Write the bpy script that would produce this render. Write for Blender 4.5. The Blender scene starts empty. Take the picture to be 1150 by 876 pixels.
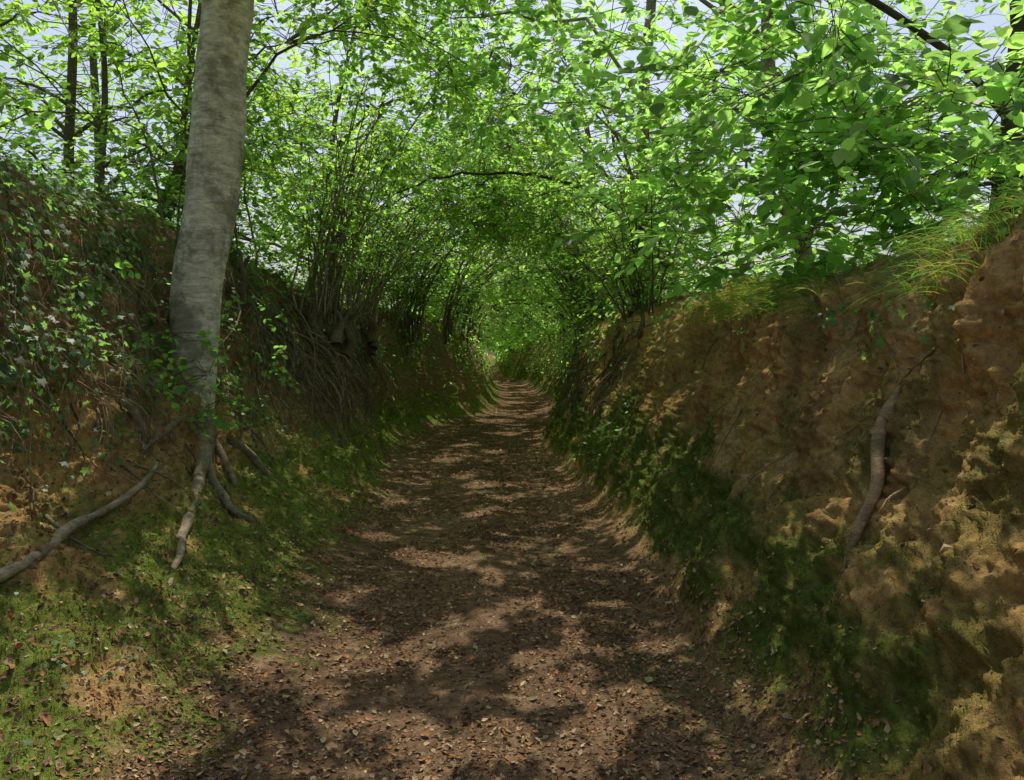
import bpy, math, numpy as np
from mathutils import Vector
rng=np.random.default_rng(7)
scene=bpy.context.scene
# ------------------------------------------------------------ helpers
def h3(ix,iy,iz):
    n=(ix.astype(np.int64)*374761393+iy.astype(np.int64)*668265263+iz.astype(np.int64)*2147483647+12345)&0xffffffff
    n=((n^(n>>13))*1274126177)&0xffffffff
    n=(n^(n>>16))&0xffffffff
    return n/4294967295.0
def vn(p):
    f=np.floor(p); i=f.astype(np.int64); t=p-f; t=t*t*(3-2*t)
    r=0
    for a in (0,1):
        for b in (0,1):
            for c in (0,1):
                w=(t[...,0] if a else 1-t[...,0])*(t[...,1] if b else 1-t[...,1])*(t[...,2] if c else 1-t[...,2])
                r=r+w*h3(i[...,0]+a,i[...,1]+b,i[...,2]+c)
    return r*2-1
def fbm(p,s,o=3,off=0.0):
    r=0;a=1;tot=0
    for k in range(o):
        r=r+a*vn(p*s+off+k*17.3); tot+=a; a*=.5; s*=2.07
    return r/tot
def sm(a,b,x):
    t=np.clip((x-a)/(b-a),0,1); return t*t*(3-2*t)
def nrm(v): return v/np.maximum(np.linalg.norm(v,axis=-1,keepdims=True),1e-9)
c3=lambda *a: np.array(a,float)
# ------------------------------------------------------------ sun direction and the gaps it shines through
SUN=nrm(np.array([.02,.42,.91]))
gaps=[(-.95,4.05,.08,.24,1),(-.70,4.15,.05,.16,1),(-1.15,4.2,.1,.14,1),(-.45,6.2,0,.17,1),(-.22,6.1,0,.12,1),(-.65,6.35,0,.1,1),(-.95,6.9,.05,.10,1),(-.1,9.7,0,.2,1),(-.3,10.4,0,.13,1),(.1,8.9,0,.09,1),
(.3,3.75,0,.14,1),(.62,3.55,0,.12,1),(.04,3.2,0,.12,1),(.45,3.3,0,.09,1),(.25,4.1,0,.07,1),(-1.5,3.0,.25,.26,1),(-1.75,3.3,.35,.17,1),(-1.35,3.4,.15,.12,1),(-1.75,4.2,.4,.14,1),(-1.5,4.7,.25,.1,1),(-1.6,2.7,.3,.28,1),(-1.3,2.6,.2,.17,1),
(1.6,10,.3,.2,1),(1.8,11.5,.4,.25,1),(-.6,12,0,.2,1),(-.4,14,0,.2,1),(.1,13,0,.15,1),(.4,16,0,.25,1),(-2.65,4.3,1.2,.14,1),(-2.6,5.0,1.3,.12,1)]
NG=len(gaps)
for k in range(60): gaps.append((rng.uniform(-.9,2.1),rng.uniform(19,42),0,rng.uniform(.2,.5),1))
for k in range(14): gaps.append((rng.uniform(-1,1),rng.uniform(45,95),0,rng.uniform(.3,.6),1))
gaps=np.array(gaps)
NEARG=gaps[:NG]
e1=nrm(np.cross(SUN,c3(0,1,0))); e2=np.cross(SUN,e1)
def ingap(P,marg,gg=None):
    k=np.zeros(len(P),bool)
    for g in (gaps if gg is None else gg):
        v=P-g[:3]; t=v@SUN; q=np.linalg.norm(v-t[:,None]*SUN,axis=1)
        k|=((q<g[3]+marg)&(t>.6)&(rng.random(len(P))<g[4]))
    return k
def make_mesh(name,V,tris=None,quads=None,col=None,mat=None,smooth=True,parent=None):
    me=bpy.data.meshes.new(name)
    V=np.asarray(V,dtype=np.float32)
    me.vertices.add(len(V)); me.vertices.foreach_set("co",V.ravel())
    L=[];st=[];n=0
    if tris is not None and len(tris):
        L.append(tris.ravel()); st.append(np.arange(len(tris))*3); n=len(tris)*3
    if quads is not None and len(quads):
        L.append(quads.ravel()); st.append(n+np.arange(len(quads))*4)
    L=np.concatenate(L).astype(np.int32); st=np.concatenate(st).astype(np.int32)
    me.loops.add(len(L)); me.loops.foreach_set("vertex_index",L)
    me.polygons.add(len(st)); me.polygons.foreach_set("loop_start",st)
    me.update(calc_edges=True)
    me.polygons.foreach_set("use_smooth",np.full(len(st),bool(smooth)))
    if col is not None:
        a=me.color_attributes.new(name="Col",type='FLOAT_COLOR',domain='POINT')
        c=np.ones((len(V),4),dtype=np.float32); c[:,:3]=col
        a.data.foreach_set("color",c.ravel())
    ob=bpy.data.objects.new(name,me); scene.collection.objects.link(ob)
    if mat: me.materials.append(mat)
    if parent is not None: ob.parent=parent
    return ob
def opened(V,F):
    """drop faces of twigs and leaves that stand in the near light gaps, high above the lane"""
    c=V[F].mean(1); near=(c[:,1]<22)&(c[:,2]>2.9)
    k=np.ones(len(F),bool); idx=np.where(near)[0]
    if len(idx): k[idx]=~ingap(c[idx],.0,NEARG)
    return F[k]
class Acc:
    def __init__(s): s.V=[];s.T=[];s.Q=[];s.C=[];s.n=0
    def add(s,V,T=None,Q=None,C=None):
        if len(V)==0: return
        s.V.append(V)
        if T is not None: s.T.append(T+s.n)
        if Q is not None: s.Q.append(Q+s.n)
        if C is None: C=np.ones((len(V),3))*.2
        s.C.append(C); s.n+=len(V)
    def build(s,name,mat,smooth=True,parent=None):
        if s.n==0: return None
        V=np.concatenate(s.V); T=np.concatenate(s.T) if s.T else None; Q=np.concatenate(s.Q) if s.Q else None
        if parent is not None:
            if T is not None: T=opened(V,T)
            if Q is not None: Q=opened(V,Q)
        return make_mesh(name,V,T,Q,np.concatenate(s.C),mat,smooth,parent)
def tubes(P,R,k=6,col=(.2,.15,.1),cv=.2,rough=0.0):
    P=np.asarray(P,float);R=np.asarray(R,float)
    if P.ndim==2: P=P[None]
    N,M,_=P.shape
    R=R.reshape(-1,M)*np.ones((N,1))
    T=nrm(np.gradient(P,axis=1))
    mz=np.abs(T[:,:,2]).mean(1)
    ref=np.where(mz[:,None]>.7,np.array([[1.,0,0]]),np.array([[0,0,1.]]))[:,None,:]
    U=nrm(np.cross(T,ref+0*T)); W=np.cross(T,U)
    a=np.arange(k)/k*2*math.pi
    ring=U[:,:,None,:]*np.cos(a)[None,None,:,None]+W[:,:,None,:]*np.sin(a)[None,None,:,None]
    rr=R[:,:,None]*np.ones(k)
    if rough>0:
        base=P[:,:,None,:]+ring*rr[...,None]
        rr=rr*(1+rough*fbm(base*np.array([1,1,.45]),4.0,4))
    V=(P[:,:,None,:]+ring*rr[...,None]).reshape(-1,3)
    n,m,j=np.meshgrid(np.arange(N),np.arange(M-1),np.arange(k),indexing='ij')
    j2=(j+1)%k; b=n*M*k
    Q=np.stack([b+m*k+j,b+m*k+j2,b+(m+1)*k+j2,b+(m+1)*k+j],-1).reshape(-1,4)
    c=np.array(col)[None,:]*(1+cv*(rng.random((N,1))*2-1))
    C=np.repeat(c,M*k,axis=0)
    return V,Q,C
def curve(a,b,n=6,sag=0.0,jit=0.0):
    a=np.atleast_2d(a);b=np.atleast_2d(b)
    t=np.linspace(0,1,n)[None,:,None]
    P=a[:,None,:]*(1-t)+b[:,None,:]*t
    P[:,:,2]+=(sag*np.ones(len(a)))[:,None]*(4*t*(1-t))[:,:,0]
    L=np.linalg.norm(b-a,axis=1)[:,None,None]
    if jit>0:
        w=(rng.normal(size=(len(a),n,3)))*jit*L*np.sin(math.pi*t)
        P=P+w
    return P
def tmpl(kind):
    if kind=='near':
        V=np.array([[0,0,0],[0,.33,-.01],[0,.68,-.02],[0,1,-.08],[-.27,.22,.05],[-.33,.55,.05],[-.17,.82,0],[.27,.22,.05],[.33,.55,.05],[.17,.82,0]],float)
        T=np.array([[0,1,4],[1,5,4],[1,2,5],[2,6,5],[2,3,6],[0,7,1],[1,7,8],[1,8,2],[2,8,9],[2,9,3]])
    elif kind=='mid':
        V=np.array([[0,0,0],[0,1,-.08],[-.3,.35,.05],[-.22,.75,.02],[.3,.35,.05],[.22,.75,.02]],float)
        T=np.array([[0,3,2],[0,1,3],[0,4,5],[0,5,1]])
    elif kind=='ivy':
        V=np.array([[0,0,0],[-.42,-.1,-.03],[-.3,.2,.03],[-.5,.45,-.03],[-.16,.55,.03],[0,1,-.06],[.16,.55,.03],[.5,.45,-.03],[.3,.2,.03],[.42,-.1,-.03],[0,.35,0.03]],float)
        T=np.array([[0,10,1],[1,10,2],[2,10,3],[3,10,4],[4,10,5],[5,10,6],[6,10,7],[7,10,8],[8,10,9],[9,10,0]])
    elif kind=='blade':
        V=np.array([[-.08,0,0],[.08,0,0],[0,1,.15]],float);T=np.array([[0,1,2]])
    elif kind=='stone':
        V=np.array([[.5,0,0],[-.45,.1,0],[.05,.4,0],[0,-.45,.05],[.05,0,.32],[0,0,-.3]],float)
        T=np.array([[0,2,4],[2,1,4],[1,3,4],[3,0,4],[2,0,5],[1,2,5],[3,1,5],[0,3,5]])
    elif kind=='litter':
        V=np.array([[0,0,0],[0,1,.1],[-.3,.35,.14],[-.2,.75,.1],[.3,.35,.1],[.22,.75,.18],[0,.5,0]],float)
        T=np.array([[0,6,2],[2,6,3],[3,6,1],[0,4,6],[4,5,6],[5,1,6]])
    return V,T
def inst(kind,pos,d,n,size,col,wide=None):
    TV,TT=tmpl(kind); N=len(pos)
    if N==0: return np.zeros((0,3)),np.zeros((0,3),int),np.zeros((0,3))
    d=nrm(d); x=nrm(np.cross(d,n)); z=np.cross(x,d)
    s=np.asarray(size)[:,None,None]
    w=1.0 if wide is None else np.asarray(wide)[:,None,None]
    V=pos[:,None,:]+s*(x[:,None,:]*TV[None,:,0:1]*w+d[:,None,:]*TV[None,:,1:2]+z[:,None,:]*TV[None,:,2:3])
    T=(TT[None]+(np.arange(N)*len(TV))[:,None,None]).reshape(-1,3)
    C=np.repeat(col,len(TV),axis=0)
    return V.reshape(-1,3),T,C
# ------------------------------------------------------------ materials
def mat_attr(name,kind):
    m=bpy.data.materials.new(name); m.use_nodes=True; nt=m.node_tree; N=nt.nodes; L=nt.links
    N.clear(); out=N.new('ShaderNodeOutputMaterial'); at=N.new('ShaderNodeVertexColor'); at.layer_name="Col"
    tc=N.new('ShaderNodeTexCoord')
    def noise(scale,detail=5,rough=.6,vec=None):
        n=N.new('ShaderNodeTexNoise'); n.inputs['Scale'].default_value=scale; n.inputs['Detail'].default_value=detail; n.inputs['Roughness'].default_value=rough
        L.new(vec if vec else tc.outputs['Object'],n.inputs['Vector']); return n
    def mul(c,f,lo,hi):
        mr=N.new('ShaderNodeMapRange'); mr.inputs[1].default_value=.3; mr.inputs[2].default_value=.7; mr.inputs[3].default_value=lo; mr.inputs[4].default_value=hi
        L.new(f,mr.inputs[0]); vm=N.new('ShaderNodeVectorMath'); vm.operation='SCALE'; L.new(c,vm.inputs[0]); L.new(mr.outputs[0],vm.inputs['Scale']); return vm.outputs[0]
    if kind=='leaf':
        c=at.outputs[0]
        p=N.new('ShaderNodeBsdfDiffuse'); L.new(c,p.inputs[0])
        t=N.new('ShaderNodeBsdfTranslucent'); vm=N.new('ShaderNodeVectorMath'); vm.operation='MULTIPLY'; vm.inputs[1].default_value=(4.7,4.8,3.2); L.new(c,vm.inputs[0]); L.new(vm.outputs[0],t.inputs[0])
        mx=N.new('ShaderNodeMixShader'); mx.inputs[0].default_value=.6; L.new(p.outputs[0],mx.inputs[1]); L.new(t.outputs[0],mx.inputs[2])
        g=N.new('ShaderNodeBsdfGlossy'); g.inputs['Roughness'].default_value=.5; g.inputs[0].default_value=(.95,.97,.95,1)
        m2=N.new('ShaderNodeMixShader'); m2.inputs[0].default_value=.04; L.new(mx.outputs[0],m2.inputs[1]); L.new(g.outputs[0],m2.inputs[2]); L.new(m2.outputs[0],out.inputs[0])
        return m
    p=N.new('ShaderNodeBsdfDiffuse'); p.inputs['Roughness'].default_value=.6
    L.new(p.outputs[0],out.inputs[0])
    if kind=='misc':
        L.new(at.outputs[0],p.inputs[0]); return m
    bp=N.new('ShaderNodeBump')
    if kind=='soil':
        n1=noise(22,6,.8)
        c=mul(at.outputs[0],n1.outputs[0],.5,1.5)
        bp.inputs['Strength'].default_value=1; bp.inputs['Distance'].default_value=.04; L.new(n1.outputs[0],bp.inputs['Height'])
        L.new(c,p.inputs[0])
    elif kind=='bark':
        mp=N.new('ShaderNodeMapping'); mp.inputs['Scale'].default_value=(.7,.7,2.2); L.new(tc.outputs['Object'],mp.inputs[0])
        n2=noise(11,5,.8,mp.outputs[0]); n3=noise(2.6,4,.75)
        c=mul(at.outputs[0],n2.outputs[0],.5,1.45)
        mr=N.new('ShaderNodeMapRange'); mr.inputs[1].default_value=.48; mr.inputs[2].default_value=.6; mr.inputs[4].default_value=.6; L.new(n3.outputs[0],mr.inputs[0])
        mxc=N.new('ShaderNodeMix'); mxc.data_type='RGBA'; L.new(mr.outputs[0],mxc.inputs[0]); L.new(c,mxc.inputs[6]); mxc.inputs[7].default_value=(.16,.135,.075,1)
        L.new(mxc.outputs[2],p.inputs[0])
        bp.inputs['Strength'].default_value=1; bp.inputs['Distance'].default_value=.04; L.new(n2.outputs[0],bp.inputs['Height'])
    L.new(bp.outputs[0],p.inputs['Normal'])
    return m
M_leaf=mat_attr('leaf_green','leaf'); M_soil=mat_attr('earth','soil'); M_bark=mat_attr('bark','bark'); M_misc=mat_attr('dry_matter','misc')
# ------------------------------------------------------------ terrain
LN=np.array([[0,0],[-.5,.0],[-.9,.02],[-1.15,.06],[-1.5,.2],[-2.0,.48],[-2.35,.78],[-2.55,1.25],[-2.7,1.8],[-2.9,2.4],[-3.3,2.85],[-4.2,3.0],[-8,3.0],[-30,2.8],[-600,2.8]])
LF=np.array([[0,0],[-.5,.0],[-.9,.02],[-1.2,.07],[-1.45,.25],[-1.65,.6],[-1.8,1.0],[-1.95,1.45],[-2.1,1.9],[-2.35,2.3],[-2.9,2.6],[-4.2,2.8],[-8,2.9],[-30,2.8],[-600,2.8]])
RN=np.array([[0,0],[.45,.0],[.8,.02],[1.05,.06],[1.25,.2],[1.5,.5],[1.72,.85],[1.86,1.2],[1.96,1.55],[2.09,1.92],[2.55,2.17],[4.0,2.35],[8,2.6],[30,2.8],[600,2.8]])
RF=np.array([[0,0],[.5,.0],[.9,.02],[1.2,.07],[1.4,.22],[1.6,.5],[1.75,.85],[1.88,1.2],[2.0,1.6],[2.2,2.0],[2.7,2.3],[4.0,2.5],[8,2.6],[30,2.8],[600,2.8]])
UF=np.array([[0,0],[.4,.01],[.7,.06],[.92,.18],[1.12,.4],[1.3,.7],[1.45,1.05],[1.58,1.45],[1.72,1.85],[1.95,2.25],[2.5,2.55],[4.0,2.7],[8,2.8],[30,2.8],[600,2.8]])
nk=len(LN)
ss=[]
cnt=[8,8,12,22,34,30,34,34,34,28,22,22,14,8]
for i,c in enumerate(cnt): ss.append(i+np.arange(c)/c)
ss=np.concatenate(ss+[[nk-1.0]])
def samp(K):
    i=np.clip(np.floor(ss).astype(int),0,nk-2); t=(ss-i)[:,None]
    p0=K[np.clip(i-1,0,nk-1)];p1=K[i];p2=K[i+1];p3=K[np.clip(i+2,0,nk-1)]
    cr=.5*((2*p1)+(-p0+p2)*t+(2*p0-5*p1+4*p2-p3)*t*t+(-p0+3*p1-3*p2+p3)*t**3)
    lin=p1*(1-t)+p2*t
    return np.where((i>=10)[:,None],lin,cr)
ys=np.concatenate([np.arange(-10,0,.25),np.arange(0,1.6,.06),np.arange(1.6,10,.02),np.arange(10,25,.055),np.arange(25,60,.2),np.arange(60,130,.6),np.linspace(130,700,25)])
cL0=samp(LN);cL1=samp(LF);cR0=samp(RN);cR1=samp(RF);cR2=samp(UF);cL2=cR2*np.array([-1,1])
def cen(y): return 1.35*sm(12,30,y)*(1-sm(33,64,y))+.12*np.sin(y*.35)*sm(8,14,y)*(1-sm(40,60,y))-.25*sm(8,14,y)*(1-sm(14,22,y))
wl=sm(7,11.5,ys)[:,None,None]; wr=sm(8,13,ys)[:,None,None]; wu=sm(15,24,ys)[:,None,None]
left=(cL0[None]*(1-wl)+cL1[None]*wl)*(1-wu)+cL2[None]*wu; right=(cR0[None]*(1-wr)+cR1[None]*wr)*(1-wu)+cR2[None]*wu
prof=np.concatenate([left[:,::-1],right[:,1:]],1)
S=np.concatenate([-ss[::-1],ss[1:]])
dep=(1-sm(112,145,ys))[:,None]
fz=1.2*(1-dep)
X=prof[...,0]+ (cen(ys)[:,None])*np.clip(1-np.abs(prof[...,0])/20,0,1)
Z=prof[...,1]*dep+fz
G=np.stack([X,np.repeat(ys[:,None],X.shape[1],1),Z],-1)
def gridn(G):
    a=np.gradient(G,axis=1); b=np.gradient(G,axis=0); return nrm(np.cross(a,b)),a,b
Nn,_,_=gridn(G)
aS=np.abs(S)[None,:]*np.ones((len(ys),1))
bank=sm(3.0,5.0,aS)*(1-.6*sm(10.5,12,aS)); far=sm(12,14,aS)
D=fbm(G,.9,3)*.22+fbm(G,3.1,3,5.)*.08+fbm(G,9.,3,9.)*.045
D=D-np.abs(fbm(G*np.array([1,1,2.2]),5.,3,31.))*.06+.03
D=D-np.abs(fbm(G*np.array([1,1,.22]),4.5,3,41.))*.18*sm(6,8,aS)+.03
chunk=np.abs(fbm(G,17.,3,77.))*.05+fbm(G,38,2,7.)*.016
floor=fbm(G,.8,3,3.)*.025+fbm(G,6.,3,44.)*.010+fbm(G,30,2,4.)*.007
disp=(D+chunk)*bank*(1-far)+floor*(1-bank)
G=G+Nn*disp[...,None]
G[...,2]+= .02*np.exp(-((G[...,0]-cen(G[...,1]))/.18)**2)*(1-bank)
Nn,Ga,Gb=gridn(G)
area=np.linalg.norm(np.cross(Ga,Gb),axis=-1)
x,y,z=G[...,0],G[...,1],G[...,2]
n1=fbm(G,1.3,4,11.);n2=fbm(G,4.5,4,23.);n3=fbm(G,14,3,51.)
leftm=(S<0)[None,:]*np.ones_like(x); rightm=1-leftm
mossL=leftm*sm(.05,.16,z+.15*n2)*(1-sm(.55,.95,z+.35*n2))*sm(-.3,.08,n1*.7+.7*n2+.12)
mtop=.55+.3*sm(3,6,y)
mossR=rightm*sm(.1,.25,z+.15*n2)*(1-sm(mtop,mtop+.35,z+.6*n1+.25*n2))*sm(-.3,.1,n1*.6+.6*n2+.12)*sm(1.8,2.8,y)
mossR2=rightm*sm(.7,1.1,z)*sm(.05,.42,fbm(G*np.array([1,1,.35]),2.2,4,211.)+.3*n2)*.55
mossL2=leftm*sm(.8,1.2,z)*sm(.05,.35,n1+.5*n2)*.6
moss=np.clip(mossL+mossR+mossR2*(aS<12)+mossL2*(aS<12),0,1)
def lerp(a,b,t): return a*(1-t[...,None])+b*t[...,None]
one=np.ones(x.shape+(3,))
path=lerp(c3(.28,.175,.10)*one,c3(.18,.115,.07),sm(-.3,.4,n1+n2))
path=lerp(path,c3(.38,.255,.15),sm(.1,.5,n3))
path=lerp(path,c3(.46,.29,.135),sm(.9,1.3,x-cen(y)+.3*n2)*.6)
path=lerp(path,c3(.15,.16,.055),sm(.2,.5,fbm(G*np.array([1.5,.5,1]),1.6,4,261.))*.45)
clay=lerp(c3(.64,.39,.145)*one,c3(.50,.295,.115),sm(-.2,.4,n2))
clay=lerp(clay,c3(.68,.48,.25),sm(.15,.45,n1+.5*n3)*.7)
streak=fbm(G*np.array([1,1,.15]),6.5,3,511.)
clay=lerp(clay,c3(.27,.155,.075),sm(.08,.42,streak)*.6)
clay=lerp(clay,c3(.70,.47,.19),sm(.08,.4,-streak)*.5)
clay=lerp(clay,c3(.30,.25,.09),sm(-.05,.45,fbm(G*np.array([1,1,.5]),2.6,4,91.))*.6)
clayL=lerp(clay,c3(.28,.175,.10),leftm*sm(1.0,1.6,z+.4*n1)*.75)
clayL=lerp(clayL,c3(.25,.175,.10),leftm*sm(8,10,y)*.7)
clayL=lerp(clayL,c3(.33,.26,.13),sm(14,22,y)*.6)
tb=sm(3.0,4.4,aS+.4*n2)
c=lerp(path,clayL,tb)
topm=sm(9.3,10.6,aS+.6*n2)
c=lerp(c,lerp(c3(.12,.10,.045)*one,c3(.10,.14,.04),sm(12,13,aS)),topm)
mc=lerp(c3(.09,.14,.025)*one,c3(.19,.26,.045),sm(-.2,.4,n3+.6*leftm-.15))
c=lerp(c,mc,moss*.92)
nr,nc=x.shape
Vt=G.reshape(-1,3); Ct=c.reshape(-1,3)
def sub(c0,c1,name):
    idx=(np.arange(nr)[:,None]*nc+np.arange(c0,c1+1)[None,:])
    w=c1-c0+1
    r,q=np.meshgrid(np.arange(nr-1),np.arange(w-1),indexing='ij')
    Q=np.stack([r*w+q,r*w+q+1,(r+1)*w+q+1,(r+1)*w+q],-1).reshape(-1,4)
    make_mesh(name,Vt[idx.ravel()],None,Q,Ct[idx.ravel()],M_soil)
iL=int(np.argmin(np.abs(S+3.0)));iR=int(np.argmin(np.abs(S-3.0)));oL=int(np.argmin(np.abs(S+11)));oR=int(np.argmin(np.abs(S-11)))
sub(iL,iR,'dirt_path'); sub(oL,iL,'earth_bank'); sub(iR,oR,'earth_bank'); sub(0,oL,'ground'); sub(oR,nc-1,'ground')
def scatter(n,w):
    p=(w*area).ravel(); p=np.maximum(p,0); p=p/p.sum()
    i=rng.choice(len(p),n,p=p)
    j=(rng.random((n,2))-.5)
    P=Vt[i]+Ga.reshape(-1,3)[i]*j[:,:1]+Gb.reshape(-1,3)[i]*j[:,1:]
    return P,Nn.reshape(-1,3)[i],i
def onbank(side,yy,zz,off=0.0):
    r=int(np.argmin(np.abs(ys-yy)))
    cols=np.where((S<-2.5)&(S>-11))[0] if side<0 else np.where((S>2.5)&(S<11))[0]
    k=cols[np.argmin(np.abs(G[r,cols,2]-zz))]
    return G[r,k]+Nn[r,k]*off
def groundz(px,py):
    wl=sm(7,11.5,py);wr=sm(8,13,py);wu=sm(15,24,py)
    rel=px-cen(py)
    zl=np.interp(-rel,-LN[:,0],LN[:,1])*(1-wl)+np.interp(-rel,-LF[:,0],LF[:,1])*wl
    zr=np.interp(rel,RN[:,0],RN[:,1])*(1-wr)+np.interp(rel,RF[:,0],RF[:,1])*wr
    return np.where(rel<0,zl,zr)*(1-wu)+np.interp(np.abs(rel),UF[:,0],UF[:,1])*wu
def randdir(n): return nrm(rng.normal(size=(n,3)))
def palette(n,cols,v=.2):
    cols=np.array(cols); k=rng.integers(0,len(cols),n); return cols[k]*(1+v*(rng.random((n,1))*2-1))
# ------------------------------------------------------------ ground cover
P,Nv,i=scatter(150000,moss*(y>1.8)*(y<16)*np.exp(-np.clip(y-3,0,99)/4)*(aS<10))
d=nrm(Nv*1.0+randdir(len(P))*.8+c3(0,0,.3)); A=Acc()
mcl=palette(len(P),[[.09,.15,.022],[.12,.18,.03],[.06,.105,.02],[.16,.21,.04]])*np.where(P[:,:1]<0,1.5,1.05)
r=inst('blade',P-Nv*.003,d,randdir(len(P)),rng.uniform(.005,.013,len(P))*(1+P[:,1]*.06),mcl,rng.uniform(1.2,2.6,len(P))); A.add(r[0],r[1],None,r[2])
A.build('moss',M_misc,False)
LC=[[.32,.19,.09],[.21,.12,.065],[.43,.27,.14],[.5,.38,.22],[.13,.08,.045],[.38,.19,.08],[.16,.10,.06],[.24,.14,.08]]
onpath=(1-sm(3.2,5.2,aS))
cl=sm(-.35,.35,fbm(G,1.7,3,61.))
P,Nv,i=scatter(90000,(onpath*(.25+cl)+.12*(1-onpath)*(aS<9.5)*np.clip(Nn[...,2],0,1)**1.5+.3*leftm*(aS>3.)*(aS<6.5))*(y>1.6)*(y<40)*np.exp(-np.clip(y-3,0,99)/6))
n=nrm(Nv+randdir(len(P))*.5); d=randdir(len(P)); d=d-n*(d*n).sum(1,keepdims=True)
A=Acc(); r=inst('litter',P+Nv*.003,d,n,(.008+.028*rng.random(len(P))**2)*(1+np.clip(P[:,1]-6,0,20)*.05),palette(len(P),LC,.35),rng.uniform(.5,1.5,len(P))); A.add(r[0],r[1],None,r[2])
P,Nv,i=scatter(420,onpath*(y>2.4)*(y<12)*np.exp(-np.clip(y-3,0,99)/5)+.5*leftm*(aS>3)*(aS<6)*(y>2.4)*(y<8))
n=nrm(Nv+randdir(len(P))*.4); d=randdir(len(P)); d=d-n*(d*n).sum(1,keepdims=True)
r=inst('litter',P+Nv*.006,d,n,rng.uniform(.03,.06,len(P)),palette(len(P),[[.5,.36,.2],[.4,.27,.14],[.33,.31,.14],[.3,.16,.07],[.2,.11,.06]],.3),rng.uniform(.7,1.3,len(P))); A.add(r[0],r[1],None,r[2]); A.build('leaf_litter',M_misc,False)
P,Nv,i=scatter(6000,(onpath+.35*(aS<9))*(y>1.6)*(y<30)*np.exp(-np.clip(y-3,0,99)/6))
sz=rng.uniform(.006,.022,len(P))*(1+2*(rng.random(len(P))>.985))
A=Acc(); r=inst('stone',P,randdir(len(P)),Nv+randdir(len(P))*.3,sz,palette(len(P),[[.38,.29,.2],[.48,.36,.23],[.25,.19,.13]])); A.add(r[0],r[1],None,r[2]); A.build('gravel',M_misc,False)
def keep(P,marg=.07):
    k=~ingap(P,marg)
    q=np.stack([P@e1,P@e2,0*P[:,0]],1)
    a=fbm(q,4.2,2,400.); b=fbm(q,1.0,2,430.)
    yy=P[:,1]
    k&=~(a+.3*b>.38-.07*sm(14,26,yy)-.14*(P[:,0]>1.0)*(yy<14))
    return k
CAM=np.array([0,0,1.6])
# ------------------------------------------------------------ foliage clumps
GREEN=[[.09,.155,.032],[.105,.17,.032],[.07,.13,.03],[.125,.185,.036],[.075,.13,.036]]
def foliage(C,rad,ns,nl,size,kind,leaves,wood,twigs=True,cols=GREEN,tilt=.3,sprlen=.45,bark=(.16,.12,.085),flat=.6):
    N=len(C)
    if N==0: return
    O=np.repeat(C,ns,axis=0)
    off=randdir(len(O))*(rng.random((len(O),1))**.5)*rad; off[:,2]*=flat
    O2=O+off
    h=nrm(off*np.array([1,1,.4])+randdir(len(O))*.25*rad)+c3(0,0,-.12)
    h=nrm(h)
    ln=rng.uniform(.6,1.3,len(O))*sprlen
    gz=groundz(O2[:,0],O2[:,1]); ok=O2[:,2]>gz+.1
    O,O2,h,ln=O[ok],O2[ok],h[ok],ln[ok]; M=len(O2)
    nrmv=nrm(c3(0,0,1)+randdir(M)*tilt); side=nrm(np.cross(h,nrmv))
    if twigs:
        kk=keep(O2+h*ln[:,None]*.4,0)
        st=O+.15*(O2-O)
        Pm=np.stack([st,.5*(st+O2)+randdir(M)*.03,O2,O2+h*ln[:,None]*.5+c3(0,0,.0),O2+h*ln[:,None]+c3(0,0,-.06)],1)[kk]
        w0=.0032 if kind=='near' else .006
        R=np.array([1.3,1.1,.9,.6,.25])*w0*np.ones((len(Pm),1))
        V,Q,Cc=tubes(Pm,R,3,bark); wood.add(V,None,Q,Cc)
    k=np.arange(nl); t=(k+.5)/nl
    base=O2[:,None,:]+h[:,None,:]*(ln[:,None]*t[None,:])[...,None]; base[...,2]-=.06*t**2
    sgn=np.where(k%2==0,1,-1)[None,:,None]
    d=h[:,None,:]*.55+side[:,None,:]*sgn*.85*(1-.6*(t[None,:,None]))+rng.normal(size=(M,nl,3))*.22+c3(0,0,-.15)
    nn=nrmv[:,None,:]+rng.normal(size=(M,nl,3))*.3
    base=base.reshape(-1,3);d=d.reshape(-1,3);nn=nn.reshape(-1,3)
    base=base+rng.normal(size=base.shape)*.02
    sz=rng.uniform(.65,1.25,len(base))*size
    tint=np.repeat(palette(M,cols,.3),nl,axis=0)*(1+.15*(rng.random((len(base),1))*2-1))
    k=keep(base+nrm(d)*sz[:,None]*.5)&(np.linalg.norm(base-CAM,axis=1)>3.2)
    V,T,Cc=inst(kind,base[k],d[k],nn[k],sz[k],tint[k],rng.uniform(.85,1.2,k.sum()))
    leaves.add(V,T,None,Cc)
def shell(y0,y1,per_m,side,rin=2.35,thick=2.2,z0=2.3,thr=-.25,squash=1.0):
    n=int((y1-y0)*per_m)
    yy=rng.uniform(y0,y1,n*2); th=rng.uniform(0.0,math.pi/2+.15,n*2)
    r=rin+thick*rng.random(n*2)**.9
    px=np.cos(th)*r*(1.08)*side; pz=z0+np.sin(th)*r*squash
    P=np.stack([px+cen(yy),yy,pz],1)
    k=fbm(P,.55,2,side*9.)>thr
    k&=P[:,2]>groundz(P[:,0],P[:,1])+.25
    return P[k][:n]
def trunkline(base,top,n=14,wob=.06):
    P=curve(base,top,n)[0]
    t=np.linspace(0,1,n); a=rng.uniform(0,6.28,2)
    L=np.linalg.norm(top-base)
    P[:,0]+=wob*L*.35*np.sin(t*5+a[0])*np.sin(math.pi*np.clip(t,0,1)); P[:,1]+=wob*L*.35*np.sin(t*4+a[1])*np.sin(math.pi*t)
    return P
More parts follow.
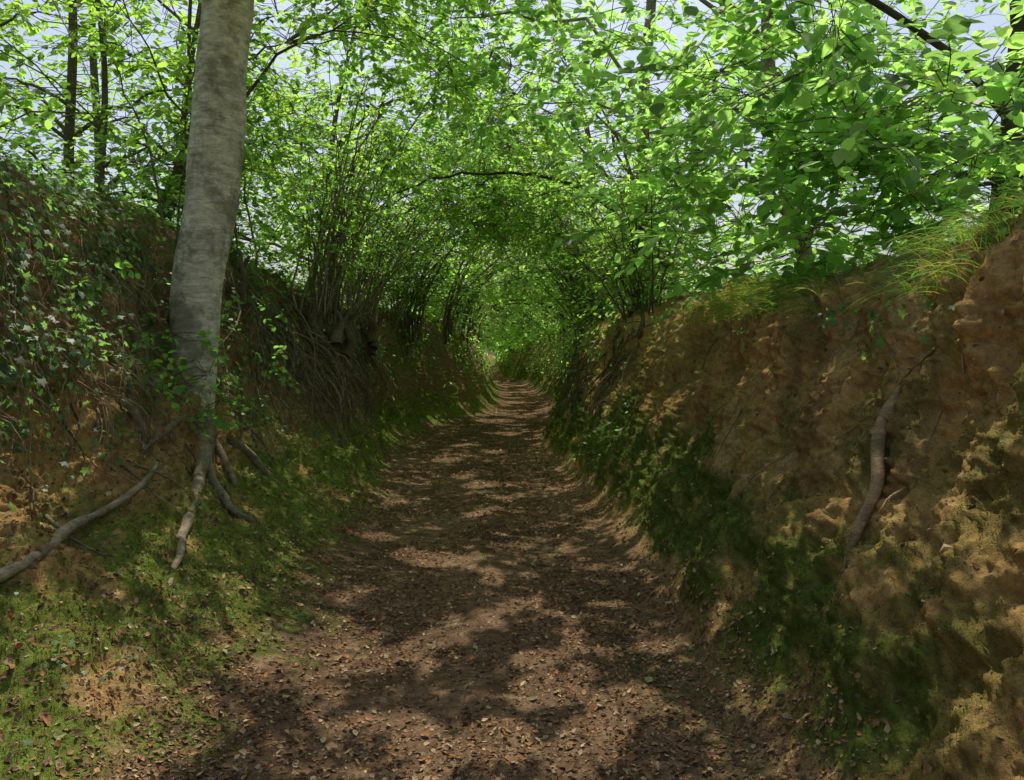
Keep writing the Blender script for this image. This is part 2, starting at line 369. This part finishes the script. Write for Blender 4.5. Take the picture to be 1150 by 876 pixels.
def tree(name,base,top,r0,r1,clumps,size,kind,ns=8,nl=12,rad=.6,col=(.22,.185,.135),twigs=True,k=10,limbs=7,cols=GREEN,sprlen=.45,tl=None,rough=.12,extra=None,zmin=0,radii=None):
    base=np.array(base,float);top=np.array(top,float)
    e=bpy.data.objects.new(name,None); e.location=(0,0,0); scene.collection.objects.link(e)
    W=Acc();Lv=Acc()
    TL=trunkline(base,top) if tl is None else np.array(tl,float)
    if tl is not None:
        q=60 if radii is not None else 40
        u=np.linspace(0,len(TL)-1,q); TL=np.stack([np.interp(u,np.arange(len(TL)),TL[:,a]) for a in range(3)],1)
        for _ in range(6): TL[1:-1]=(TL[:-2]+2*TL[1:-1]+TL[2:])/4
    m=len(TL); tt=np.linspace(0,1,m)
    R=r0*(1-tt)+r1*tt+r0*.35*np.exp(-tt*14)
    if radii is not None: R=np.interp(tt,np.linspace(0,1,len(radii)),radii)
    V,Q,Cc=tubes(TL,R,k,col,.05,rough); W.add(V,None,Q,Cc)
    if extra: extra(W,TL)
    if len(clumps):
        C=clumps
        sel=rng.choice(len(C),min(limbs,len(C)),replace=False)
        pts=[TL[TL[:,2]>zmin][m//4:]]
        if len(pts[0])==0: pts=[TL[-4:]]
        for s in sel:
            tgt=C[s]; q=TL[np.clip(int(m*rng.uniform(.3,.85)),0,m-1)]
            j=np.argmin(np.abs(TL[:,2]-max(zmin,tgt[2]-.54*np.linalg.norm(tgt[:2]-q[:2]))));j=max(j,m//5)
            Lm=np.linalg.norm(tgt-TL[j])
            cv=curve(TL[j],tgt,9,sag=.09*Lm,jit=.02)
            rr=np.linspace(min(.022,r0*.4)+.003*Lm,.007,9)
            V,Q,Cc=tubes(cv,rr[None],6,col,.1); W.add(V,None,Q,Cc); pts.append(cv[0][2:])
        pts=np.concatenate(pts)
        oth=np.array([i for i in range(len(C)) if i not in set(sel)],int)
        if len(oth):
            Dm=np.linalg.norm(C[oth][:,None]-pts[None],axis=2); a=pts[np.argmin(Dm,1)]
            Ln=np.min(Dm,1)
            cv=curve(a,C[oth],6,sag=.08*Ln,jit=.03)
            V,Q,Cc=tubes(cv,np.linspace(1,.4,6)[None]*(.004+.003*Ln)[:,None],4,col,.1); W.add(V,None,Q,Cc)
        foliage(C,rad,ns,nl,size,kind,Lv,W,twigs,cols,sprlen=sprlen)
    W.build('trunk_and_branches',M_bark,True,e); Lv.build('leaves',M_leaf,True,e)
    return e
def split(P,treesyx):
    ty=np.array([t for t in treesyx]); a=np.argmin(np.abs(P[:,1][:,None]-ty[None]),1)
    return [P[a==i] for i in range(len(ty))]
# high crowns above the picture that shade the near lane
n=290; hc=np.stack([rng.uniform(-3.4,1.3,n),rng.uniform(3.2,11.0,n),rng.uniform(5.0,8.0,n)],1); hc=hc[(hc[:,2]>1.6+.53*hc[:,1]+.45)&~ingap(hc,.1)]
# LEFT
LT=[4.0,6.7,9.6,12.8,16.2,20]
cl_=np.concatenate([shell(3,9,20,-1,rin=2.7,thick=2.2,thr=-.1),shell(9,15,32,-1,thr=-.25),shell(15,22,34,-1,rin=2.1,thick=1.9,thr=-.45)])
cl_=np.concatenate([cl_,hc[hc[:,0]<0]])
dd=(np.abs(cl_[:,0]/cl_[:,1]+.345)<.10)&(cl_[:,1]<6.9)&(cl_[:,1]>2.5)&(cl_[:,2]<5.5); cl_=cl_[~dd]
LS=split(cl_,LT)
def bigroots(W,TL):
    for a,(pts,r) in enumerate([([(6.6,1.25),(6.3,.9),(5.8,.68),(5.2,.52),(4.7,.42),(4.2,.36)],.06),([(6.5,1.2),(6.1,.8),(5.9,.5),(5.8,.25)],.05),([(6.7,1.2),(7.0,.8),(7.2,.5),(7.3,.3)],.05),([(6.4,1.3),(6.0,1.1),(5.6,1.0),(5.2,.95)],.04),([(6.6,1.1),(6.35,.7),(6.3,.4)],.04)]):
        pp=np.array([onbank(-1,p,q,.02) for p,q in pts]); pp[0]=TL[10]+(pp[0]-TL[10])*.2; pp[-1][2]-=.06
        u=np.linspace(0,len(pp)-1,24); Pq=np.stack([np.interp(u,np.arange(len(pp)),pp[:,c]) for c in range(3)],1)
        Pq[1:-1]=(Pq[:-2]+2*Pq[1:-1]+Pq[2:])/4; Pq[1:-1]=(Pq[:-2]+2*Pq[1:-1]+Pq[2:])/4
        Pq+=fbm(Pq,6,2,a*5.)[:,None]*.03
        V,Q,Cc=tubes(Pq,(np.linspace(1.2,.1,24)**.8*r)[None],8,(.38,.31,.21),.1,.3); W.add(V,None,Q,Cc)
tree('beech_tree',(-2.25,6.7,.8),(-2.2,6.9,8),.20,.16,LS[1],.09,'near',tl=[(-2.46,6.75,.5),(-2.42,6.66,1.0),(-2.40,6.6,1.4),(-2.40,6.65,2.0),(-2.31,6.7,2.7),(-2.20,6.7,3.5),(-2.14,6.75,4.4),(-2.05,6.8,5.6),(-1.9,6.9,7.5)],radii=[.10,.13,.17,.205,.21,.205,.195,.17,.13],col=(.82,.75,.60),k=48,rough=.16,extra=bigroots,zmin=5.3)
for i,t in {0:(4.0,-4.1,.06),2:(9.6,-4.0,.10),3:(12.8,-2.9,.06),4:(16.2,-2.9,.09),5:(20.,-2.9,.09)}.items():
    b=(t[1],t[0],float(groundz(np.array(t[1]),np.array(t[0])))-.1)
    tree('hazel_tree',b,(t[1]*.72,t[0]+.3,7.0),t[2],t[2]*.4,LS[i],.09 if t[0]<14 else .11,'near' if t[0]<14 else 'mid')
for (xx,yy,r) in [(-4.6,9.0,.06),(-4.1,8.6,.04),(-3.9,10.5,.05),(-5.3,11,.07),(-3.4,9.4,.03),(-5.4,8.2,.05)]:
    cc=np.array([[xx,yy,0]])+rng.normal(size=(28,3))*[.9,.9,0]+np.stack([np.zeros(28),np.zeros(28),rng.uniform(3.2,6.8,28)],1)
    tree('ash_sapling',(xx,yy,2.85),(xx+rng.uniform(-.4,.4),yy,7.5),r,r*.5,cc,.085,'near',ns=6,limbs=5,k=8,rad=.5,cols=[[.12,.19,.038],[.10,.165,.033]])
# RIGHT
RT=[4.5,7.0,9.0,14.0,18.0]
cr_=np.concatenate([shell(3,9,14,1,rin=2.5,thr=-.3),shell(9,15,32,1,thr=-.35),shell(15,22,34,1,rin=2.1,thick=1.9,thr=-.45),hc[hc[:,0]>=0]])
RS=split(cr_,RT)
u=randdir(80)*(rng.random((80,1))**.4)*np.array([1.6,1.9,1.0])+np.array([2.7,6.1,3.25])
u=u[(u[:,2]>2.2)&(u[:,1]>4.3)&(u[:,0]>1.1)]
LIT=[[.11,.185,.058],[.13,.205,.068],[.08,.145,.047]]
tree('lime_tree',(3.3,8.2,2.1),(2.6,7.4,7),.085,.06,np.concatenate([RS[2],u]),.12,'near',ns=6,tl=[(3.35,8.2,2.0),(3.25,8.1,2.6),(2.95,8.0,3.4),(2.8,8.0,4.2),(2.75,7.9,5.2),(2.6,7.8,7)],col=(.5,.45,.34),limbs=12,cols=LIT,k=14)
bk=np.stack([rng.uniform(4.2,7.0,70),rng.uniform(7.5,14,70),rng.uniform(3.0,8.2,70)],1)
tree('oak_tree',(4.55,6.9,2.2),(4.6,7.1,8),.16,.11,np.concatenate([RS[1],bk]),.115,'near',ns=7,col=(.12,.10,.075),k=20,rough=.2,cols=LIT)
tree('hazel_tree',(4.1,3.6,2.2),(3.4,4,7),.07,.04,RS[0],.09,'near')
tree('birch_tree',(2.75,14,2.1),(2.9,14.2,8.5),.13,.08,RS[3],.105,'mid',col=(.4,.35,.26),k=12)
tree('hazel_tree',(2.9,18,2.1),(2.1,18.4,7.5),.1,.05,RS[4],.11,'mid')
PALE=[[.14,.205,.07],[.16,.22,.08],[.12,.185,.06]]  # far leaves tinted paler: tunnel haze and glow put into the colour
for side in (-1,1):
    T=[24,28.5,33.5,39,45]
    P=np.concatenate([shell(22,32,24,side,rin=1.85,thick=1.5,z0=2.05,thr=-.7),shell(32,48,20,side,rin=1.5,thick=1.4,z0=1.9,thr=-.8)]) 
    for t,C in zip(T,split(P,T)):
        b=(side*(2.4+rng.uniform(-.3,.3))+cen(t),t,2.2)
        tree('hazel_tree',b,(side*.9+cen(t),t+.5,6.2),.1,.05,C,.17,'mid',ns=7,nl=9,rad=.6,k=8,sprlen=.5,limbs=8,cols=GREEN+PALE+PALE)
W=Acc();Lv=Acc()
for side in (-1,1):
    P=np.concatenate([shell(47,62,14,side,rin=1.5,thick=1.2,z0=1.75,thr=-.9),shell(62,80,12,side,rin=1.3,thick=1.2,z0=1.65,thr=-.9),shell(80,112,9,side,rin=1.2,thick=1.2,z0=1.6,thr=-.9)])
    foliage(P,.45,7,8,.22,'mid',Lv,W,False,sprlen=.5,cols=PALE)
    for t in np.arange(30,112,2.2):
        a=np.linspace(0,1,12); R0=1.95 if t<36 else (1.75 if t<50 else (1.55 if t<62 else 1.38))
        ax=side*R0*np.cos(a*1.75)*1.05+cen(t)+rng.normal(size=12)*.03; az=1.72+R0*np.sin(a*1.75)**.9
        V,Q,Cc=tubes(np.stack([ax,t+.3*a+0*ax,az],1),np.linspace(.085,.03,12)[None]*rng.uniform(.6,1.2),6,(.12,.10,.07)); W.add(V,None,Q,Cc)
e=bpy.data.objects.new('distant_trees',None); scene.collection.objects.link(e)
W.build('trunks',M_bark,True,e);Lv.build('foliage',M_leaf,True,e)
def stool(name,base,n,spread,hgt,toward,rr=(.006,.018),leafc=26,col=(.30,.25,.18),arch=0,knots=16):
    e=bpy.data.objects.new(name,None); scene.collection.objects.link(e); W=Acc();Lv=Acc()
    b=np.array(base)+rng.normal(size=(n,3))*[.12,.5,.05]
    az=rng.normal(size=(n,2))*spread+np.array(toward)
    H=rng.uniform(.5,1.1,n)*hgt
    t=np.linspace(0,1,12)[None,:,None]
    P=b[:,None,:]+np.concatenate([az[:,None,:]*(t**(1.3+arch))*H[:,None,None],(t-(.12+.1*arch)*t**3)*H[:,None,None]],2)
    P[:,:,:2]+=np.cumsum(rng.normal(size=(n,12,2))*.025,1)
    R=rng.uniform(rr[0],rr[1],n)[:,None]*np.linspace(1,.35,12)[None]
    V,Q,Cc=tubes(P,R,5,col,.3); W.add(V,None,Q,Cc)
    for k in range(knots):
        a=np.array(base)+rng.normal(size=3)*[.1,.35,.08]; a[2]-=.5
        bb=a+np.array([rng.uniform(-.25,.25),rng.uniform(-.3,.3),rng.uniform(.35,.75)])
        V,Q,Cc=tubes(trunkline(a,bb,10,.4),np.linspace(.075,.018,10)[None],8,(.2,.16,.115),.2,.6); W.add(V,None,Q,Cc)
    C=P[rng.integers(0,n,leafc),rng.integers(3,12,leafc)]
    foliage(C,.45,6,11,.075,'near' if base[1]<13 else 'mid',Lv,W,True,sprlen=.35)
    W.build('stems',M_bark,True,e);Lv.build('leaves',M_leaf,True,e)
stool('hazel_shrub',(-2.15,10.8,2.15),46,.26,3.2,(.16,.0),leafc=30)
stool('hazel_shrub',(-2.1,13.5,2.15),38,.26,3.2,(.28,.0),leafc=28)
stool('hazel_shrub',(-2.9,8.6,2.5),16,.25,3.0,(.1,.0),leafc=26)
stool('hazel_shrub',(2.1,11.2,1.9),26,.25,2.6,(-.16,.0),leafc=50,col=(.14,.11,.08))
stool('hazel_shrub',(2.2,15.5,1.9),24,.25,2.8,(-.2,.0),leafc=44,col=(.16,.13,.1))
stool('hazel_shrub',(-2.0,17.5,2.1),24,.25,3.0,(.25,.0),leafc=30)
for t in (18.5,21.5,25,30.5):
    for sd_ in (-1,1):
        stool('hazel_shrub',(sd_*1.95+cen(t),t+rng.uniform(-1,1),1.9),10,.12,3.6,(-sd_*.38,0),rr=(.012,.035),leafc=20,arch=.6,col=(.18,.145,.105),knots=0)
W=Acc(); cv=np.array([(2.7,14,3.6),(1.9,13.8,4.35),(1.0,13.5,4.6),(0,13.3,4.6),(-.9,13.2,4.5),(-1.5,13.1,4.2)]); uu=np.linspace(0,5,24); cv=np.stack([np.interp(uu,np.arange(6),cv[:,a]) for a in range(3)],1)
for _ in range(4): cv[1:-1]=(cv[:-2]+2*cv[1:-1]+cv[2:])/4
cv=cv+rng.normal(size=(24,3))*.02
V,Q,Cc=tubes(cv,np.linspace(.04,.012,24)[None],8,(.12,.10,.075)); W.add(V,None,Q,Cc); W.build('overhanging_branch',M_bark)
W=Acc();Lv=Acc(); C=np.array([(-2.3,5.8,1.55),(-2.25,5.6,1.35),(-2.35,6.0,1.75),(-2.4,5.4,1.6),(-2.5,5.2,2.2),(-2.1,6.3,1.25),(-2.15,6.2,1.45),(-2.3,6.3,1.1),(-2.0,7.2,1.5),(-2.2,7.6,2.0)]); foliage(C,.22,7,8,.06,'near',Lv,W,True,sprlen=.22,cols=[[.07,.14,.033],[.09,.165,.04]],tilt=.9)
e=bpy.data.objects.new('bramble_bush',None); scene.collection.objects.link(e); W.build('stems',M_bark,True,e);Lv.build('leaves',M_leaf,True,e)
# ------------------------------------------------------------ ivy, undergrowth on banks
def hedge_cover(name,n,w,size,offs,kind,cols,droop=.6):
    P,Nv,i=scatter(n,w); P=P+Nv*(rng.random((n,1))**1.5*offs)
    n_=nrm(Nv+randdir(n)*.45+c3(0,0,.35)); d=randdir(n)+c3(0,0,-droop); d=d-n_*(d*n_).sum(1,keepdims=True)*.8
    A=Acc(); k=(np.linalg.norm(P-CAM,axis=1)>2.2)
    r=inst(kind,P[k],d[k],n_[k],rng.uniform(.6,1.25,k.sum())*size,palette(k.sum(),cols,.3)); A.add(r[0],r[1],None,r[2]); A.build(name,M_leaf)
IV=[[.05,.10,.03],[.065,.125,.036],[.035,.072,.024],[.08,.14,.04]]
pat=sm(-.15,.3,fbm(G,.9,3,131.)+.4*n2)
hedge_cover('ivy',28000,leftm*sm(.8,1.7,z+.5*n1)*(aS<12)*(y>2.2)*(y<9.5)*(.25+pat),.05,.2,'ivy',IV)
hedge_cover('ivy',12000,leftm*sm(1.0,2.0,z+.5*n1)*(aS<11.5)*(y>8.5)*(y<20)*(.15+pat),.06,.3,'ivy',IV)
hedge_cover('ivy',4200,rightm*sm(1.5,2.1,z+.4*n1)*(aS<11.6)*(y>3)*(y<12)*(.05+sm(.05,.35,n1)),.045,.14,'ivy',[[.07,.13,.04],[.09,.15,.045],[.05,.10,.03]])
hedge_cover('ivy',9000,rightm*sm(.6,1.4,z+.5*n1)*(aS<11.5)*(y>11.5)*(y<30)*(.1+pat),.07,.35,'ivy',[[.08,.14,.034],[.10,.16,.04],[.07,.12,.034]])
hedge_cover('undergrowth',18000,(sm(.5,1.1,z+.5*n1))*(aS<11.5)*(y>16)*(y<60)*(.1+pat),.11,.4,'mid',GREEN+PALE)
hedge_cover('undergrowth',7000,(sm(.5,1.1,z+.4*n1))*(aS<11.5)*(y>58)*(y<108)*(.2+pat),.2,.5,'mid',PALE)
hedge_cover('undergrowth',12000,(sm(10.0,10.7,aS)*(aS<12.4))*(y>4)*(y<16),.08,.65,'near',GREEN)
hedge_cover('seedlings',260,leftm*(aS>4)*(aS<7.5)*(y>2.6)*(y<6)*sm(.15,.35,fbm(G,1.8,2,201.)),.032,.06,'ivy',[[.05,.10,.025],[.06,.12,.03]])
hedge_cover('seedlings',500,rightm*(aS>3.3)*(aS<7.5)*(y>9)*(y<22)*sm(.0,.3,fbm(G,1.3,2,221.)),.05,.08,'ivy',[[.07,.14,.035],[.08,.15,.04]])
def hang(name,side,n,y0,y1,z0,z1,length,off,r,col,zlo=.1):
    P=[];R=[]
    for k in range(n):
        yy=rng.uniform(y0,y1);zz=rng.uniform(z0,z1);L=rng.uniform(.3,1)*length;dy=rng.normal()*.5
        L=min(L,zz-zlo)
        o=rng.uniform(.01,off); pts=[]
        for t in np.linspace(0,1,7):
            pts.append(onbank(side,yy+dy*t*L+.06*rng.normal(),zz-L*t,.01+o*math.sin(math.pi*min(t*1.1,1))))
        pts=np.array(pts); pts[1:-1]=(pts[:-2]+pts[1:-1]*2+pts[2:])/4; pts[1:-1]=(pts[:-2]+pts[1:-1]*2+pts[2:])/4
        P.append(pts);R.append(np.linspace(1,.3,7)*r*rng.uniform(.4,1.3))
    A=Acc();V,Q,Cc=tubes(np.array(P),np.array(R),5,col,.4); A.add(V,None,Q,Cc); A.build(name,M_bark)
hang('hanging_roots',-1,420,8.5,15,1.3,2.6,1.2,.3,.012,(.30,.23,.165),.5)
hang('dead_vines',-1,460,3.2,9,1.3,2.95,1.0,.22,.004,(.42,.32,.2),.9)
hang('exposed_roots',-1,26,4,8,.7,1.3,.4,.05,.01,(.32,.25,.17),.5)
hang('exposed_roots',1,60,3.2,11,.9,2.0,.5,.05,.005,(.40,.29,.17),.6)
hang('hanging_roots',1,160,10,18,1.0,2.1,.9,.25,.012,(.22,.17,.12),.4)
def root(name,side,pts,r,col=(.36,.3,.22)):
    pp=np.array([onbank(side,a,b,.03) for a,b in pts]); m=36; pp[-1]-=c3(0,0,.05)
    u=np.linspace(0,len(pp)-1,m); Pq=np.stack([np.interp(u,np.arange(len(pp)),pp[:,c]) for c in range(3)],1)
    for _ in range(8): Pq[1:-1]=(Pq[:-2]+2*Pq[1:-1]+Pq[2:])/4
    Pq+=fbm(Pq,5,2,3.)[:,None]*.025
    A=Acc(); V,Q,Cc=tubes(Pq,(r*np.interp(np.linspace(0,1,m),[0,.1,.8,1],[.3,1,.6,.08]))[None],10,col,.05,.4); A.add(V,None,Q,Cc); A.build(name,M_bark)
root('tree_root',-1,[(2.9,.66),(3.3,.66),(3.7,.66),(4.1,.67),(4.5,.69),(4.9,.74),(5.3,.82),(5.7,.95)],.032,(.42,.34,.23))
root('tree_root',1,[(3.72,1.42),(3.68,1.2),(3.55,1.02),(3.5,.8),(3.4,.66)],.034,(.5,.36,.2))
root('tree_root',-1,[(5.4,1.3),(5.5,1.1),(5.45,.95)],.03)
P,Nv,i=scatter(5200,rightm*(aS>8.8)*(aS<11.2)*(y>3.2)*(y<7.5)*sm(-.1,.3,fbm(G,.8,2,301.)+.25))
n=len(P);h=nrm(c3(-.5,-.1,.8)+randdir(n)*.5);L=rng.uniform(.12,.45,n)
t=np.linspace(0,1,6)[None,:,None]; B=P[:,None,:]+h[:,None,:]*t*L[:,None,None]; B[:,:,2]-=(t[...,0]**2)*L[:,None]*.75; B[:,:,0]-=(t[...,0]**2)*L[:,None]*.25
A=Acc();V,Q,_=tubes(B,np.array([1,1,.9,.7,.5,.1])[None]*rng.uniform(.001,.0024,n)[:,None],3)
A.add(V,None,Q,np.repeat(palette(n,[[.11,.18,.05],[.14,.2,.06],[.24,.22,.1]],.2),18,axis=0)); A.build('grass',M_leaf)
# ------------------------------------------------------------ light, camera
w=bpy.data.worlds.new("World"); scene.world=w; w.use_nodes=True; nt=w.node_tree
sky=nt.nodes.new('ShaderNodeTexSky'); sky.sky_type='NISHITA'; sky.sun_disc=False
el=math.asin(SUN[2]); sky.sun_elevation=el; sky.sun_rotation=math.atan2(SUN[0],SUN[1]); sky.dust_density=4.0; sky.air_density=1.2; sky.ozone_density=.5
bg=nt.nodes['Background']; nt.links.new(sky.outputs[0],bg.inputs[0]); bg.inputs[1].default_value=.15
sd=bpy.data.lights.new('sun','SUN'); sd.energy=5; sd.angle=math.radians(.5); sd.color=(1,.95,.86)
so=bpy.data.objects.new('sun',sd); scene.collection.objects.link(so); so.rotation_euler=Vector(SUN).to_track_quat('Z','Y').to_euler(); so.location=Vector(SUN)*30
cd=bpy.data.cameras.new('camera'); cd.lens=28; cd.sensor_width=36; cd.clip_end=2000
co=bpy.data.objects.new('camera',cd); scene.collection.objects.link(co); co.location=(0,0,1.6); co.rotation_euler=(math.radians(90-2.56),0,math.radians(-1.73)); scene.camera=co
scene.view_settings.view_transform='Standard'; scene.view_settings.look='None'; scene.view_settings.exposure=0; scene.view_settings.gamma=1
